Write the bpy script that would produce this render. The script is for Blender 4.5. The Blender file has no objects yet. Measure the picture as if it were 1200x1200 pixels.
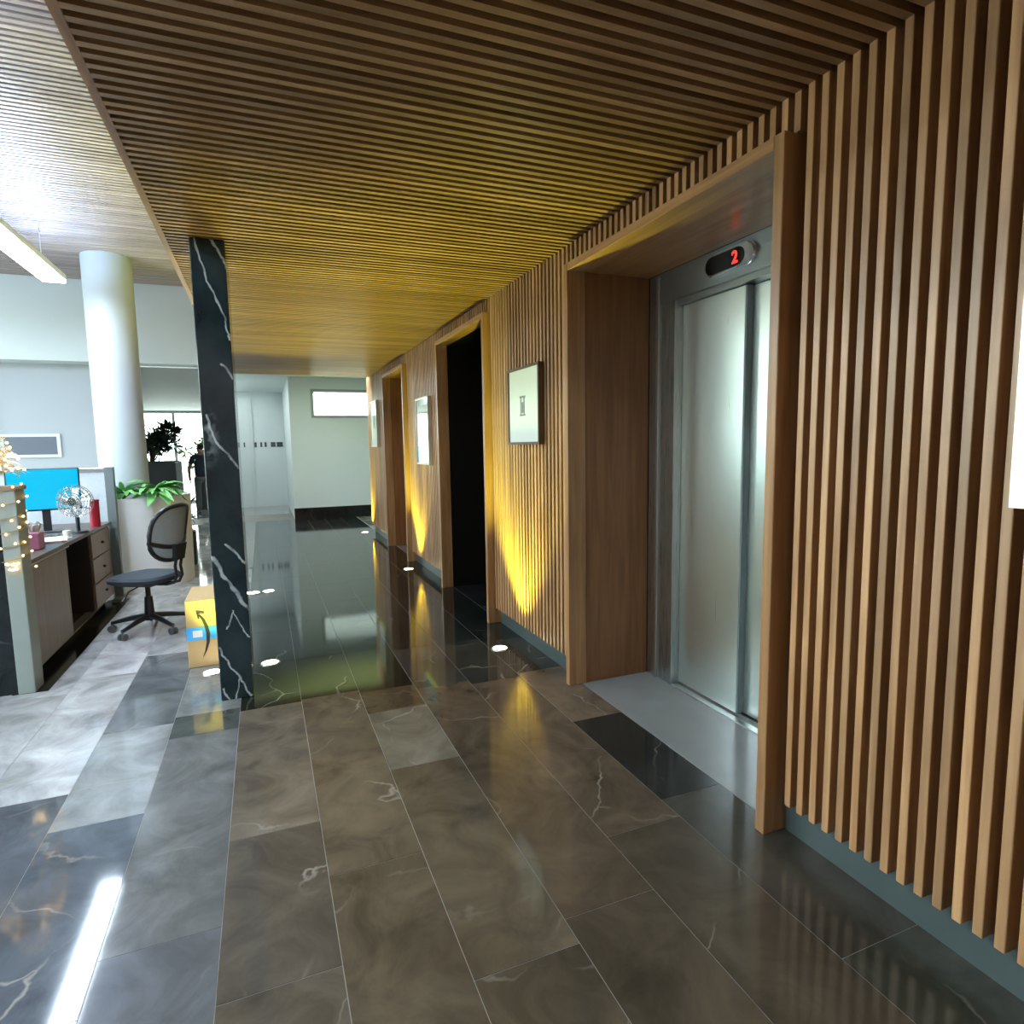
import bpy, bmesh, math, random
from mathutils import Vector, Matrix, Euler
PI = math.pi
S = bpy.context.scene
COL = S.collection
random.seed(7)

# ------------------------------------------------------------------ camera
cam = bpy.data.cameras.new('camera'); cam_o = bpy.data.objects.new('camera', cam); COL.objects.link(cam_o)
cam.sensor_fit = 'HORIZONTAL'; cam.sensor_width = 36.0; cam.lens = 715.6 / 1200 * 36.0
cam.clip_start = 0.02; cam.clip_end = 300
# columns: right, up, back in world axes
R3 = Matrix(((0.92617107, 0.05653974, -0.37284099),
             (-0.37673813, 0.09520858, -0.92141397),
             (-0.01659884, 0.99385038, 0.10948011)))
cam_o.matrix_world = Matrix.Translation((0, 0, 1.5)) @ R3.to_4x4()
S.camera = cam_o

# ------------------------------------------------------------------ sky (bright overcast day outside the glazing)
W = bpy.data.worlds.new('overcast_sky'); S.world = W; W.use_nodes = True
bg = W.node_tree.nodes['Background']; bg.inputs[0].default_value = (0.93, 1.0, 0.97, 1); bg.inputs[1].default_value = 8.0

# ------------------------------------------------------------------ view
S.view_settings.view_transform = 'Standard'; S.view_settings.look = 'None'
S.view_settings.exposure = 0.35; S.view_settings.gamma = 1.0; S.view_settings.use_curve_mapping = False

# lamp strengths
TUBE_E = 54.0
UPLIGHT_W = 320.0

# ------------------------------------------------------------------ materials
def new_mat(name):
    m = bpy.data.materials.new(name); m.use_nodes = True
    nt = m.node_tree; return m, nt, nt.nodes['Principled BSDF']
def nd(nt, t, **kw):
    n = nt.nodes.new(t)
    for k, v in kw.items(): setattr(n, k, v)
    return n
def mat(name, c, rough=0.5, metal=0.0, var=0.08, scale=9.0, emit=None, es=0.0, bump=0.0, coat=0.0, alpha=1.0, trans=0.0, spec=0.5):
    """plain procedural surface: colour mottled by noise"""
    m, nt, b = new_mat(name)
    b.inputs['Roughness'].default_value = rough; b.inputs['Metallic'].default_value = metal
    b.inputs['Coat Weight'].default_value = coat; b.inputs['Transmission Weight'].default_value = trans
    b.inputs['Specular IOR Level'].default_value = spec; b.inputs['Alpha'].default_value = alpha
    tc = nd(nt, 'ShaderNodeTexCoord'); no = nd(nt, 'ShaderNodeTexNoise'); no.inputs['Scale'].default_value = scale; no.inputs['Detail'].default_value = 4
    nt.links.new(tc.outputs['Object'], no.inputs['Vector'])
    mx = nd(nt, 'ShaderNodeMix', data_type='RGBA')
    mx.inputs[6].default_value = (c[0] * (1 - var), c[1] * (1 - var), c[2] * (1 - var), 1)
    mx.inputs[7].default_value = (min(1, c[0] * (1 + var)), min(1, c[1] * (1 + var)), min(1, c[2] * (1 + var)), 1)
    nt.links.new(no.outputs['Fac'], mx.inputs[0]); nt.links.new(mx.outputs[2], b.inputs['Base Color'])
    if emit:
        b.inputs['Emission Color'].default_value = (*emit, 1); b.inputs['Emission Strength'].default_value = es
    if bump:
        bp = nd(nt, 'ShaderNodeBump'); bp.inputs['Strength'].default_value = bump; bp.inputs['Distance'].default_value = 0.01
        nt.links.new(no.outputs['Fac'], bp.inputs['Height']); nt.links.new(bp.outputs['Normal'], b.inputs['Normal'])
    return m
def wood(name, dark, light, axis, rough=0.38, vary=0.35, coat=0.15):
    """timber with grain along one axis and a tone of its own for every piece"""
    m, nt, b = new_mat(name)
    b.inputs['Roughness'].default_value = rough; b.inputs['Coat Weight'].default_value = coat; b.inputs['Coat Roughness'].default_value = 0.25
    tc = nd(nt, 'ShaderNodeTexCoord'); oi = nd(nt, 'ShaderNodeObjectInfo')
    mp = nd(nt, 'ShaderNodeMapping'); sc = [26, 26, 26]; sc['xyz'.index(axis)] = 1.6; mp.inputs['Scale'].default_value = sc
    mu = nd(nt, 'ShaderNodeVectorMath', operation='SCALE'); mu.inputs[0].default_value = (37, 91, 53)
    ad = nd(nt, 'ShaderNodeVectorMath', operation='ADD')
    L = nt.links.new
    L(oi.outputs['Random'], mu.inputs['Scale']); L(tc.outputs['Object'], mp.inputs['Vector']); L(mp.outputs[0], ad.inputs[0]); L(mu.outputs[0], ad.inputs[1])
    no = nd(nt, 'ShaderNodeTexNoise'); no.inputs['Scale'].default_value = 1.0; no.inputs['Detail'].default_value = 5; no.inputs['Distortion'].default_value = 0.6
    L(ad.outputs[0], no.inputs['Vector'])
    rp = nd(nt, 'ShaderNodeValToRGB'); rp.color_ramp.elements[0].position = 0.3; rp.color_ramp.elements[1].position = 0.72
    rp.color_ramp.elements[0].color = (*dark, 1); rp.color_ramp.elements[1].color = (*light, 1)
    L(no.outputs['Fac'], rp.inputs[0])
    mr = nd(nt, 'ShaderNodeMapRange'); mr.inputs[3].default_value = 1 - vary; mr.inputs[4].default_value = 1 + vary
    L(oi.outputs['Random'], mr.inputs[0])
    hs = nd(nt, 'ShaderNodeHueSaturation'); L(mr.outputs[0], hs.inputs['Value']); L(rp.outputs[0], hs.inputs['Color'])
    L(hs.outputs[0], b.inputs['Base Color'])
    bp = nd(nt, 'ShaderNodeBump'); bp.inputs['Strength'].default_value = 0.03; bp.inputs['Distance'].default_value = 0.003
    L(no.outputs['Fac'], bp.inputs['Height']); L(bp.outputs[0], b.inputs['Normal'])
    return m
def marble(name, base=None, vein=(0.5, 0.5, 0.47), rough=0.1, vscale=1.6, vwidth=0.012, cloud=0.5, vamount=0.5, diag=False):
    """polished stone; base None takes the piece's own object colour"""
    m, nt, b = new_mat(name); L = nt.links.new
    b.inputs['Roughness'].default_value = rough; b.inputs['Specular IOR Level'].default_value = 0.38
    tc = nd(nt, 'ShaderNodeTexCoord'); oi = nd(nt, 'ShaderNodeObjectInfo')
    mu = nd(nt, 'ShaderNodeVectorMath', operation='SCALE'); mu.inputs[0].default_value = (31, 17, 23); L(oi.outputs['Random'], mu.inputs['Scale'])
    ad = nd(nt, 'ShaderNodeVectorMath', operation='ADD'); L(tc.outputs['Object'], ad.inputs[0]); L(mu.outputs[0], ad.inputs[1])
    n1 = nd(nt, 'ShaderNodeTexNoise'); n1.inputs['Scale'].default_value = 3.6; n1.inputs['Detail'].default_value = 9; n1.inputs['Roughness'].default_value = 0.62; n1.inputs['Distortion'].default_value = 0.8
    L(ad.outputs[0], n1.inputs['Vector'])
    # veins
    n2 = nd(nt, 'ShaderNodeTexNoise'); n2.inputs['Scale'].default_value = 2.2; n2.inputs['Detail'].default_value = 5; L(ad.outputs[0], n2.inputs['Vector'])
    mxv = nd(nt, 'ShaderNodeMix', data_type='VECTOR'); mxv.inputs[0].default_value = 0.30
    mp = nd(nt, 'ShaderNodeMapping')
    if diag:
        mp.inputs['Rotation'].default_value = (0, math.radians(-24), 0); mp.inputs['Scale'].default_value = (3.2, 3.2, 0.75)
    L(ad.outputs[0], mp.inputs['Vector']); L(mp.outputs[0], mxv.inputs[4]); L(n2.outputs['Color'], mxv.inputs[5])
    vo = nd(nt, 'ShaderNodeTexVoronoi', feature='DISTANCE_TO_EDGE'); vo.inputs['Scale'].default_value = vscale; L(mxv.outputs[1], vo.inputs['Vector'])
    mr = nd(nt, 'ShaderNodeMapRange'); mr.inputs[1].default_value = 0.0; mr.inputs[2].default_value = vwidth; mr.inputs[3].default_value = 1; mr.inputs[4].default_value = 0
    L(vo.outputs['Distance'], mr.inputs[0])
    n3 = nd(nt, 'ShaderNodeTexNoise'); n3.inputs['Scale'].default_value = 2.7; L(ad.outputs[0], n3.inputs['Vector'])
    mr3 = nd(nt, 'ShaderNodeMapRange'); mr3.inputs[1].default_value = 0.46; mr3.inputs[2].default_value = 0.66; L(n3.outputs['Fac'], mr3.inputs[0])
    vm = nd(nt, 'ShaderNodeMath', operation='MULTIPLY'); L(mr.outputs[0], vm.inputs[0]); L(mr3.outputs[0], vm.inputs[1])
    vm2 = nd(nt, 'ShaderNodeMath', operation='MULTIPLY'); vm2.inputs[1].default_value = vamount; L(vm.outputs[0], vm2.inputs[0])
    # clouds scale the base
    mc = nd(nt, 'ShaderNodeMapRange'); mc.inputs[1].default_value = 0.3; mc.inputs[2].default_value = 0.75; mc.inputs[3].default_value = 1 - cloud; mc.inputs[4].default_value = 1 + cloud * 1.3
    L(n1.outputs['Fac'], mc.inputs[0])
    hs = nd(nt, 'ShaderNodeHueSaturation'); L(mc.outputs[0], hs.inputs['Value'])
    if base: hs.inputs['Color'].default_value = (*base, 1)
    else: L(oi.outputs['Color'], hs.inputs['Color'])
    mx = nd(nt, 'ShaderNodeMix', data_type='RGBA'); L(vm2.outputs[0], mx.inputs[0]); L(hs.outputs[0], mx.inputs[6]); mx.inputs[7].default_value = (*vein, 1)
    L(mx.outputs[2], b.inputs['Base Color'])
    rr = nd(nt, 'ShaderNodeMapRange'); rr.inputs[3].default_value = rough * 0.75; rr.inputs[4].default_value = rough * 1.5; L(n1.outputs['Fac'], rr.inputs[0]); L(rr.outputs[0], b.inputs['Roughness'])
    return m
def brushed(name, c, rough, axis):
    m, nt, b = new_mat(name); L = nt.links.new
    b.inputs['Metallic'].default_value = 1.0; b.inputs['Base Color'].default_value = (*c, 1)
    tc = nd(nt, 'ShaderNodeTexCoord'); mp = nd(nt, 'ShaderNodeMapping'); sc = [260, 260, 260]; sc['xyz'.index(axis)] = 3; mp.inputs['Scale'].default_value = sc
    no = nd(nt, 'ShaderNodeTexNoise'); no.inputs['Detail'].default_value = 3; no.inputs['Scale'].default_value = 1
    L(tc.outputs['Object'], mp.inputs[0]); L(mp.outputs[0], no.inputs['Vector'])
    mr = nd(nt, 'ShaderNodeMapRange'); mr.inputs[3].default_value = rough * 0.8; mr.inputs[4].default_value = rough * 1.25; L(no.outputs['Fac'], mr.inputs[0]); L(mr.outputs[0], b.inputs['Roughness'])
    return m
def clear_glass(name, tint=(0.93, 0.97, 0.95), gloss=0.08):
    """thin pane: mostly clear with a constant faint reflection"""
    m, nt, b = new_mat(name); nt.nodes.remove(b); out = nt.nodes['Material Output']
    t = nd(nt, 'ShaderNodeBsdfTransparent'); t.inputs[0].default_value = (*tint, 1)
    g = nd(nt, 'ShaderNodeBsdfGlossy'); g.inputs['Roughness'].default_value = 0.03
    mx = nd(nt, 'ShaderNodeMixShader'); mx.inputs[0].default_value = gloss
    nt.links.new(t.outputs[0], mx.inputs[1]); nt.links.new(g.outputs[0], mx.inputs[2]); nt.links.new(mx.outputs[0], out.inputs[0])
    return m
def emit(name, c, s):
    m, nt, b = new_mat(name); nt.nodes.remove(b)
    e = nd(nt, 'ShaderNodeEmission'); e.inputs[0].default_value = (*c, 1); e.inputs[1].default_value = s
    nt.links.new(e.outputs[0], nt.nodes['Material Output'].inputs[0]); return m

SD, SL = (0.20, 0.095, 0.036), (0.43, 0.235, 0.105)
M = dict(
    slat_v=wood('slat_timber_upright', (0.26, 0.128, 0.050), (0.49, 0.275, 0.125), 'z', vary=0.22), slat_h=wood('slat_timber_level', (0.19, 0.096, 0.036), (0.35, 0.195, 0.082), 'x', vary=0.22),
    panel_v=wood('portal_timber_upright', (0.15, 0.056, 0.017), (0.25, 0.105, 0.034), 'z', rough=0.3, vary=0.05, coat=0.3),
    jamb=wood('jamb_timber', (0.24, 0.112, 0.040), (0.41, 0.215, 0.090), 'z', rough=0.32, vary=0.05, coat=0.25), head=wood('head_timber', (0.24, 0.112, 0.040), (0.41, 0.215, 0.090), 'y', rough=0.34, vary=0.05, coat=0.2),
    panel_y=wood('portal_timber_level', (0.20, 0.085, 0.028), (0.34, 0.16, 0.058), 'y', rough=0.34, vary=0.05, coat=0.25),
    backing=mat('slat_backing', (0.05, 0.014, 0.006), 0.7),
    unlit_panel=mat('unlit_black', (0.006, 0.005, 0.004), 0.5, spec=0.2),  # near-black colour carries the darkness of the unlit opening
    tile=marble('floor_marble', None, vein=(0.32, 0.29, 0.25), rough=0.06, vscale=1.5, vwidth=0.007, cloud=0.42, vamount=0.7),
    grout=mat('grout', (0.20, 0.19, 0.175), 0.6),
    slab=mat('threshold_stone', (0.20, 0.195, 0.185), 0.16, var=0.12, scale=5),
    skirting=mat('skirting_stone', (0.055, 0.072, 0.068), 0.3, var=0.1),
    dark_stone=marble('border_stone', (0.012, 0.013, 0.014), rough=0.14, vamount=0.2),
    black_marble=marble('black_marble', (0.010, 0.014, 0.016), vein=(0.5, 0.5, 0.48), rough=0.12, vscale=1.6, vwidth=0.015, cloud=0.6, vamount=0.8),
    white=mat('white_paint', (0.66, 0.71, 0.70), 0.6, var=0.02, scale=3), grey=mat('grey_paint', (0.40, 0.425, 0.445), 0.6, var=0.03, scale=3),
    cool=mat('cool_paint', (0.70, 0.76, 0.76), 0.55, var=0.02, scale=3),
    round=mat('round_column_paint', (0.46, 0.50, 0.53), 0.5, var=0.02), planter=mat('planter_white', (0.88, 0.90, 0.90), 0.35, var=0.02),
    steel=brushed('brushed_steel', (0.86, 0.94, 0.89), 0.30, 'z'), steel_frame=brushed('steel_frame', (0.50, 0.55, 0.55), 0.28, 'z'),
    steel_y=brushed('steel_header', (0.42, 0.46, 0.46), 0.3, 'y'), alu=mat('aluminium', (0.62, 0.64, 0.64), 0.3, metal=1.0), chrome=mat('chrome', (0.75, 0.76, 0.76), 0.14, metal=1.0),
    black_glass=mat('black_display', (0.004, 0.004, 0.005), 0.12), red_led=emit('red_led', (1.0, 0.03, 0.02), 2.6),
    black=mat('black_plastic', (0.014, 0.017, 0.021), 0.4), black_fabric=mat('seat_fabric', (0.035, 0.042, 0.055), 0.85, var=0.25, scale=60),
    netting=mat('chair_netting', (0.15, 0.19, 0.22), 0.8, var=0.2, scale=90, alpha=0.78), caster=mat('caster_rubber', (0.10, 0.11, 0.12), 0.35),
    desk=wood('desk_laminate', (0.20, 0.145, 0.11), (0.30, 0.22, 0.17), 'z', vary=0.08, coat=0), desk_top=wood('desk_top_laminate', (0.055, 0.035, 0.028), (0.10, 0.07, 0.055), 'y', vary=0.05, coat=0.2),
    desk_dark=mat('desk_shadow_board', (0.03, 0.022, 0.02), 0.6), edge=mat('light_edging', (0.62, 0.50, 0.36), 0.5), post=mat('grey_green_post', (0.26, 0.29, 0.26), 0.5),
    frame_grey=mat('partition_frame', (0.14, 0.17, 0.17), 0.4), part_fabric=mat('partition_fabric', (0.50, 0.54, 0.58), 0.9, var=0.12, scale=40),
    screen=mat('monitor_screen', (0.0, 0.10, 0.16), 0.2, emit=(0.0, 0.50, 0.82), es=0.72), card=mat('cardboard', (0.50, 0.33, 0.15), 0.7, var=0.08, scale=14),
    tape=mat('blue_tape', (0.08, 0.42, 0.85), 0.35), ink=mat('printed_ink', (0.02, 0.018, 0.014), 0.6), paper=mat('paper', (0.82, 0.82, 0.80), 0.6, var=0.03),
    red=mat('red_plastic', (0.42, 0.012, 0.035), 0.35), pink=mat('pink_plastic', (0.55, 0.20, 0.33), 0.4), leaf=mat('green_leaf', (0.19, 0.48, 0.15), 0.45, var=0.45, scale=5),
    leaf_dark=mat('dark_leaf', (0.012, 0.03, 0.022), 0.5, var=0.4), leaf_pale=mat('pale_green_leaf', (0.28, 0.42, 0.12), 0.5, var=0.4), soil=mat('potting_soil', (0.03, 0.022, 0.016), 0.95, var=0.3, scale=30, bump=0.4),
    pot_dark=mat('dark_pot', (0.02, 0.026, 0.03), 0.45), stem=mat('brown_stem', (0.07, 0.045, 0.025), 0.8),
    gold=mat('gold_tinsel', (0.85, 0.62, 0.30), 0.35, metal=0.5, var=0.3, scale=40), bulb=emit('warm_fairy_bulb', (1.0, 0.62, 0.20), 8.0), wire=mat('lamp_wire', (0.25, 0.17, 0.07), 0.5),
    lens=emit('uplight_lens', (1.0, 0.98, 0.72), 14.0), tube=emit('tube_diffuser', (0.72, 0.86, 1.0), TUBE_E), added_upglow=emit('added_upglow_emitter', (0.42, 0.64, 1.0), TUBE_E * 0.9), fill_lamp=emit('fill_lamp', (0.86, 0.97, 0.98), 60.0), fill_soft=emit('fill_lamp_soft', (0.86, 0.97, 0.98), 26.0), housing=mat('lamp_housing', (0.7, 0.72, 0.74), 0.4),
    skin=mat('skin', (0.28, 0.16, 0.10), 0.55), shirt=mat('navy_shirt', (0.018, 0.028, 0.05), 0.8), trousers=mat('grey_trousers', (0.10, 0.11, 0.115), 0.8), hair=mat('dark_hair', (0.012, 0.010, 0.009), 0.6),
    shoe=mat('dark_shoe', (0.02, 0.02, 0.02), 0.5), pic_frame=mat('brown_picture_frame', (0.07, 0.04, 0.02), 0.35), silver=mat('silver_picture_frame', (0.55, 0.53, 0.48), 0.3, metal=0.6),
    mount=mat('picture_mount', (0.78, 0.84, 0.74), 0.12, var=0.02, coat=0.6), sketch=mat('sketch_ink', (0.16, 0.19, 0.15), 0.5, var=0.6, scale=70), blue_reflection=mat('blue_reflection', (0.16, 0.42, 0.55), 0.15, var=0.3, scale=8, coat=0.8),
    mirror=mat('glazed_print', (0.80, 0.84, 0.80), 0.06, metal=0.75, var=0.03), glass=clear_glass('window_glass'), win_frame=mat('grey_window_frame', (0.30, 0.34, 0.34), 0.4),
    switch=mat('switch_plate', (0.03, 0.035, 0.04), 0.4), plaque=mat('dark_hatch_pane', (0.13, 0.145, 0.18), 0.3), concrete=mat('outdoor_paving', (0.55, 0.55, 0.53), 0.9, var=0.1),
    purple_ceil=wood('upper_slat_timber', (0.27, 0.20, 0.18), (0.44, 0.35, 0.32), 'x', vary=0.15), dark_lens=mat('dark_lens', (0.01, 0.01, 0.012), 0.1),
)

def veined_column():
    """black polished marble with its own long diagonal veins (x, z in metres on the stone)"""
    m, nt, b = new_mat('black_column_marble'); L = nt.links.new; b.inputs['Roughness'].default_value = 0.09
    tc = nd(nt, 'ShaderNodeTexCoord')
    n1 = nd(nt, 'ShaderNodeTexNoise'); n1.inputs['Scale'].default_value = 2.6; n1.inputs['Detail'].default_value = 8; n1.inputs['Roughness'].default_value = 0.65; L(tc.outputs['Object'], n1.inputs['Vector'])
    n2 = nd(nt, 'ShaderNodeTexNoise'); n2.inputs['Scale'].default_value = 14; n2.inputs['Detail'].default_value = 5; L(tc.outputs['Object'], n2.inputs['Vector'])
    sb = nd(nt, 'ShaderNodeVectorMath', operation='SUBTRACT'); sb.inputs[1].default_value = (0.5, 0.5, 0.5); L(n2.outputs['Color'], sb.inputs[0])
    sc = nd(nt, 'ShaderNodeVectorMath', operation='SCALE'); sc.inputs['Scale'].default_value = 0.045; L(sb.outputs[0], sc.inputs[0])
    ad = nd(nt, 'ShaderNodeVectorMath', operation='ADD'); L(tc.outputs['Object'], ad.inputs[0]); L(sc.outputs[0], ad.inputs[1])
    fl = nd(nt, 'ShaderNodeVectorMath', operation='MULTIPLY'); fl.inputs[1].default_value = (1, 0, 1); L(ad.outputs[0], fl.inputs[0])
    veins = [([(-0.292, 2.696), (-0.232, 2.437), (-0.176, 2.302), (-0.134, 2.124)], .005), ([(-0.211, 2.705), (-0.161, 2.605), (-0.123, 2.516)], .007), ([(-0.225, 2.705), (-0.185, 2.63)], .003), ([(-0.187, 1.984), (-0.134, 1.904)], .006),
             ([(-0.285, 1.70), (-0.271, 1.632), (-0.237, 1.534), (-0.175, 1.444), (-0.116, 1.368)], .006), ([(-0.229, 0.946), (-0.173, 0.88), (-0.118, 0.793)], .006),
             ([(-0.301, 0.876), (-0.25, 0.754), (-0.179, 0.628), (-0.124, 0.533)], .010), ([(-0.217, 0.544), (-0.185, 0.456), (-0.133, 0.375)], .004), ([(-0.212, 0.543), (-0.255, 0.444)], .004),
             ([(-0.305, 0.33), (-0.288, 0.282), (-0.204, 0.136), (-0.145, 0.002)], .005), ([(-0.204, 0.136), (-0.218, 0.06), (-0.231, -0.004)], .004), ([(-0.296, 0.072), (-0.264, -0.003)], .005)]
    prev = None
    for pts, w in veins:
        for a, c in zip(pts, pts[1:]):
            ab = Vector((c[0] - a[0], 0, c[1] - a[1])); l2 = ab.length_squared
            d = nd(nt, 'ShaderNodeVectorMath', operation='SUBTRACT'); d.inputs[1].default_value = (a[0], 0, a[1]); L(fl.outputs[0], d.inputs[0])
            t = nd(nt, 'ShaderNodeVectorMath', operation='DOT_PRODUCT'); t.inputs[1].default_value = ab / l2; L(d.outputs[0], t.inputs[0])
            cl = nd(nt, 'ShaderNodeClamp'); L(t.outputs['Value'], cl.inputs[0])
            q = nd(nt, 'ShaderNodeVectorMath', operation='SCALE'); q.inputs[0].default_value = ab; L(cl.outputs[0], q.inputs['Scale'])
            e = nd(nt, 'ShaderNodeVectorMath', operation='DISTANCE'); L(d.outputs[0], e.inputs[0]); L(q.outputs[0], e.inputs[1])
            dv = nd(nt, 'ShaderNodeMath', operation='DIVIDE'); dv.inputs[1].default_value = w; L(e.outputs['Value'], dv.inputs[0])
            if prev is None: prev = dv
            else:
                mn = nd(nt, 'ShaderNodeMath', operation='MINIMUM'); L(prev.outputs[0], mn.inputs[0]); L(dv.outputs[0], mn.inputs[1]); prev = mn
    mr = nd(nt, 'ShaderNodeMapRange'); mr.inputs[1].default_value = 0.55; mr.inputs[2].default_value = 1.25; mr.inputs[3].default_value = 0.75; mr.inputs[4].default_value = 0; L(prev.outputs[0], mr.inputs[0])
    mu = nd(nt, 'ShaderNodeMath', operation='MULTIPLY'); L(mr.outputs[0], mu.inputs[0])
    mb = nd(nt, 'ShaderNodeMapRange'); mb.inputs[1].default_value = 0.35; mb.inputs[2].default_value = 0.55; mb.inputs[3].default_value = 0.35; L(n2.outputs['Fac'], mb.inputs[0]); L(mb.outputs[0], mu.inputs[1])
    # pale cloud in the stone at eye height
    ds = nd(nt, 'ShaderNodeVectorMath', operation='SUBTRACT'); ds.inputs[1].default_value = (-0.285, 0, 1.58); L(fl.outputs[0], ds.inputs[0])
    dm = nd(nt, 'ShaderNodeVectorMath', operation='MULTIPLY'); dm.inputs[1].default_value = (14, 0, 5.0); L(ds.outputs[0], dm.inputs[0])
    dl = nd(nt, 'ShaderNodeVectorMath', operation='LENGTH'); L(dm.outputs[0], dl.inputs[0])
    cr = nd(nt, 'ShaderNodeMapRange'); cr.inputs[1].default_value = 0.0; cr.inputs[2].default_value = 1.0; cr.inputs[3].default_value = 0.55; cr.inputs[4].default_value = 0; L(dl.outputs['Value'], cr.inputs[0])
    cm = nd(nt, 'ShaderNodeMath', operation='MULTIPLY'); L(cr.outputs[0], cm.inputs[0]); nc = nd(nt, 'ShaderNodeMapRange'); nc.inputs[1].default_value = 0.47; nc.inputs[2].default_value = 0.66; L(n2.outputs['Fac'], nc.inputs[0]); L(nc.outputs[0], cm.inputs[1])
    mx0 = nd(nt, 'ShaderNodeMath', operation='MAXIMUM'); L(cm.outputs[0], mx0.inputs[0]); L(mu.outputs[0], mx0.inputs[1])
    rp = nd(nt, 'ShaderNodeValToRGB'); rp.color_ramp.elements[0].position = 0.35; rp.color_ramp.elements[1].position = 0.75
    rp.color_ramp.elements[0].color = (0.006, 0.014, 0.017, 1); rp.color_ramp.elements[1].color = (0.022, 0.042, 0.048, 1); L(n1.outputs['Fac'], rp.inputs[0])
    mx = nd(nt, 'ShaderNodeMix', data_type='RGBA'); L(mx0.outputs[0], mx.inputs[0]); L(rp.outputs[0], mx.inputs[6]); mx.inputs[7].default_value = (0.50, 0.55, 0.53, 1); L(mx.outputs[2], b.inputs['Base Color'])
    return m
M['column'] = veined_column()

# ------------------------------------------------------------------ mesh helpers
def box(bm, x0, y0, z0, x1, y1, z1, bevel=0.0):
    v = bmesh.ops.create_cube(bm, size=1.0)['verts']
    for p in v:
        p.co = Vector(((x0 + x1) / 2 + p.co.x * (x1 - x0), (y0 + y1) / 2 + p.co.y * (y1 - y0), (z0 + z1) / 2 + p.co.z * (z1 - z0)))
    if bevel:
        es = list({e for p in v for e in p.link_edges}); bmesh.ops.bevel(bm, geom=es, offset=bevel, segments=1, affect='EDGES')
    return bm
def B(x0, y0, z0, x1, y1, z1, bevel=0.0): return box(bmesh.new(), x0, y0, z0, x1, y1, z1, bevel)
def cyl(bm, c, r, h, n=24, r2=None):
    """upright cylinder or cone from base centre c"""
    bmesh.ops.create_cone(bm, cap_ends=True, segments=n, radius1=r, radius2=r if r2 is None else r2, depth=h, matrix=Matrix.Translation((c[0], c[1], c[2] + h / 2)))
    return bm
def ball(bm, c, r, n=10, s=(1, 1, 1)):
    bmesh.ops.create_uvsphere(bm, u_segments=n, v_segments=max(4, n // 2 + 1), radius=1, matrix=Matrix.Translation(c) @ Matrix.Diagonal((r * s[0], r * s[1], r * s[2], 1)))
    return bm
def tube(bm, pts, r, n=8, closed=False):
    """swept round bar; r number or list"""
    pts = [Vector(p) for p in pts]; N = len(pts); rings = []
    for i, p in enumerate(pts):
        a = pts[(i - 1) % N] if (closed or i > 0) else p; b = pts[(i + 1) % N] if (closed or i < N - 1) else p
        t = (b - a).normalized(); u = t.cross(Vector((0, 0, 1)))
        if u.length < 0.05: u = t.cross(Vector((1, 0, 0)))
        u.normalize(); w = t.cross(u); rr = r[i] if isinstance(r, (list, tuple)) else r
        rings.append([bm.verts.new(p + rr * (math.cos(2 * PI * k / n) * u + math.sin(2 * PI * k / n) * w)) for k in range(n)])
    for i in range(N if closed else N - 1):
        A, C = rings[i], rings[(i + 1) % N]
        for k in range(n): bm.faces.new((A[k], A[(k + 1) % n], C[(k + 1) % n], C[k]))
    if not closed:
        bm.faces.new(rings[0][::-1]); bm.faces.new(rings[-1])
    return bm
def lathe(bm, prof, c, n=40):
    rings = [[bm.verts.new((c[0] + r * math.cos(2 * PI * k / n), c[1] + r * math.sin(2 * PI * k / n), c[2] + z)) for k in range(n)] for r, z in prof]
    for A, C in zip(rings, rings[1:]):
        for k in range(n): bm.faces.new((A[k], A[(k + 1) % n], C[(k + 1) % n], C[k]))
    return bm
def poly(bm, pts, d):
    """flat outline given thickness along vector d"""
    d = Vector(d); a = [bm.verts.new(p) for p in pts]; b = [bm.verts.new(Vector(p) + d) for p in pts]; n = len(pts)
    bm.faces.new(a); bm.faces.new(b[::-1])
    for k in range(n): bm.faces.new((a[k], b[k], b[(k + 1) % n], a[(k + 1) % n]))
    return bm
def mesh_of(name, bm, m, smooth=False):
    bmesh.ops.recalc_face_normals(bm, faces=bm.faces[:])
    me = bpy.data.meshes.new(name); bm.to_mesh(me); bm.free(); me.materials.append(m)
    if smooth:
        for p in me.polygons: p.use_smooth = True
        me.set_sharp_from_angle(angle=math.radians(40))
    return me
def obj(name, bm, m, parent=None, smooth=False, loc=None, world=True):
    """ONE mesh object; with a parent the mesh is given in world coordinates unless world is False"""
    if parent and world and loc is None:
        off = Vector(parent.location)
        if parent.parent: off = off + Vector(parent.parent.location)
        bmesh.ops.translate(bm, verts=bm.verts[:], vec=-off)
    o = bpy.data.objects.new(name, mesh_of(name, bm, m, smooth)); COL.objects.link(o)
    if parent: o.parent = parent
    if loc is not None: o.location = loc
    return o
def inst(name, me, parent, loc, rot=(0, 0, 0), scale=(1, 1, 1)):
    o = bpy.data.objects.new(name, me); COL.objects.link(o); o.parent = parent; o.location = loc; o.rotation_euler = rot; o.scale = scale; return o
def tag(o, label, cat, group=None, kind=None):
    o['label'] = label; o['category'] = cat
    if group: o['group'] = group
    if kind: o['kind'] = kind
    return o
def thing(name, loc, label, cat, group=None, rz=0.0):
    o = bpy.data.objects.new(name, None); COL.objects.link(o); o.location = loc; o.rotation_euler = (0, 0, rz); o.empty_display_size = 0.1
    return tag(o, label, cat, group)
def struct(name, bm, m, parent=None, label=None, cat=None):
    o = obj(name, bm, m, parent)
    if not parent:
        o['kind'] = 'structure'
        if label: o['label'] = label
    return o
def copy_tree(o, parent=None):
    c = o.copy(); COL.objects.link(c)
    if parent: c.parent = parent
    for ch in list(o.children): copy_tree(ch, c)
    return c

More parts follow.
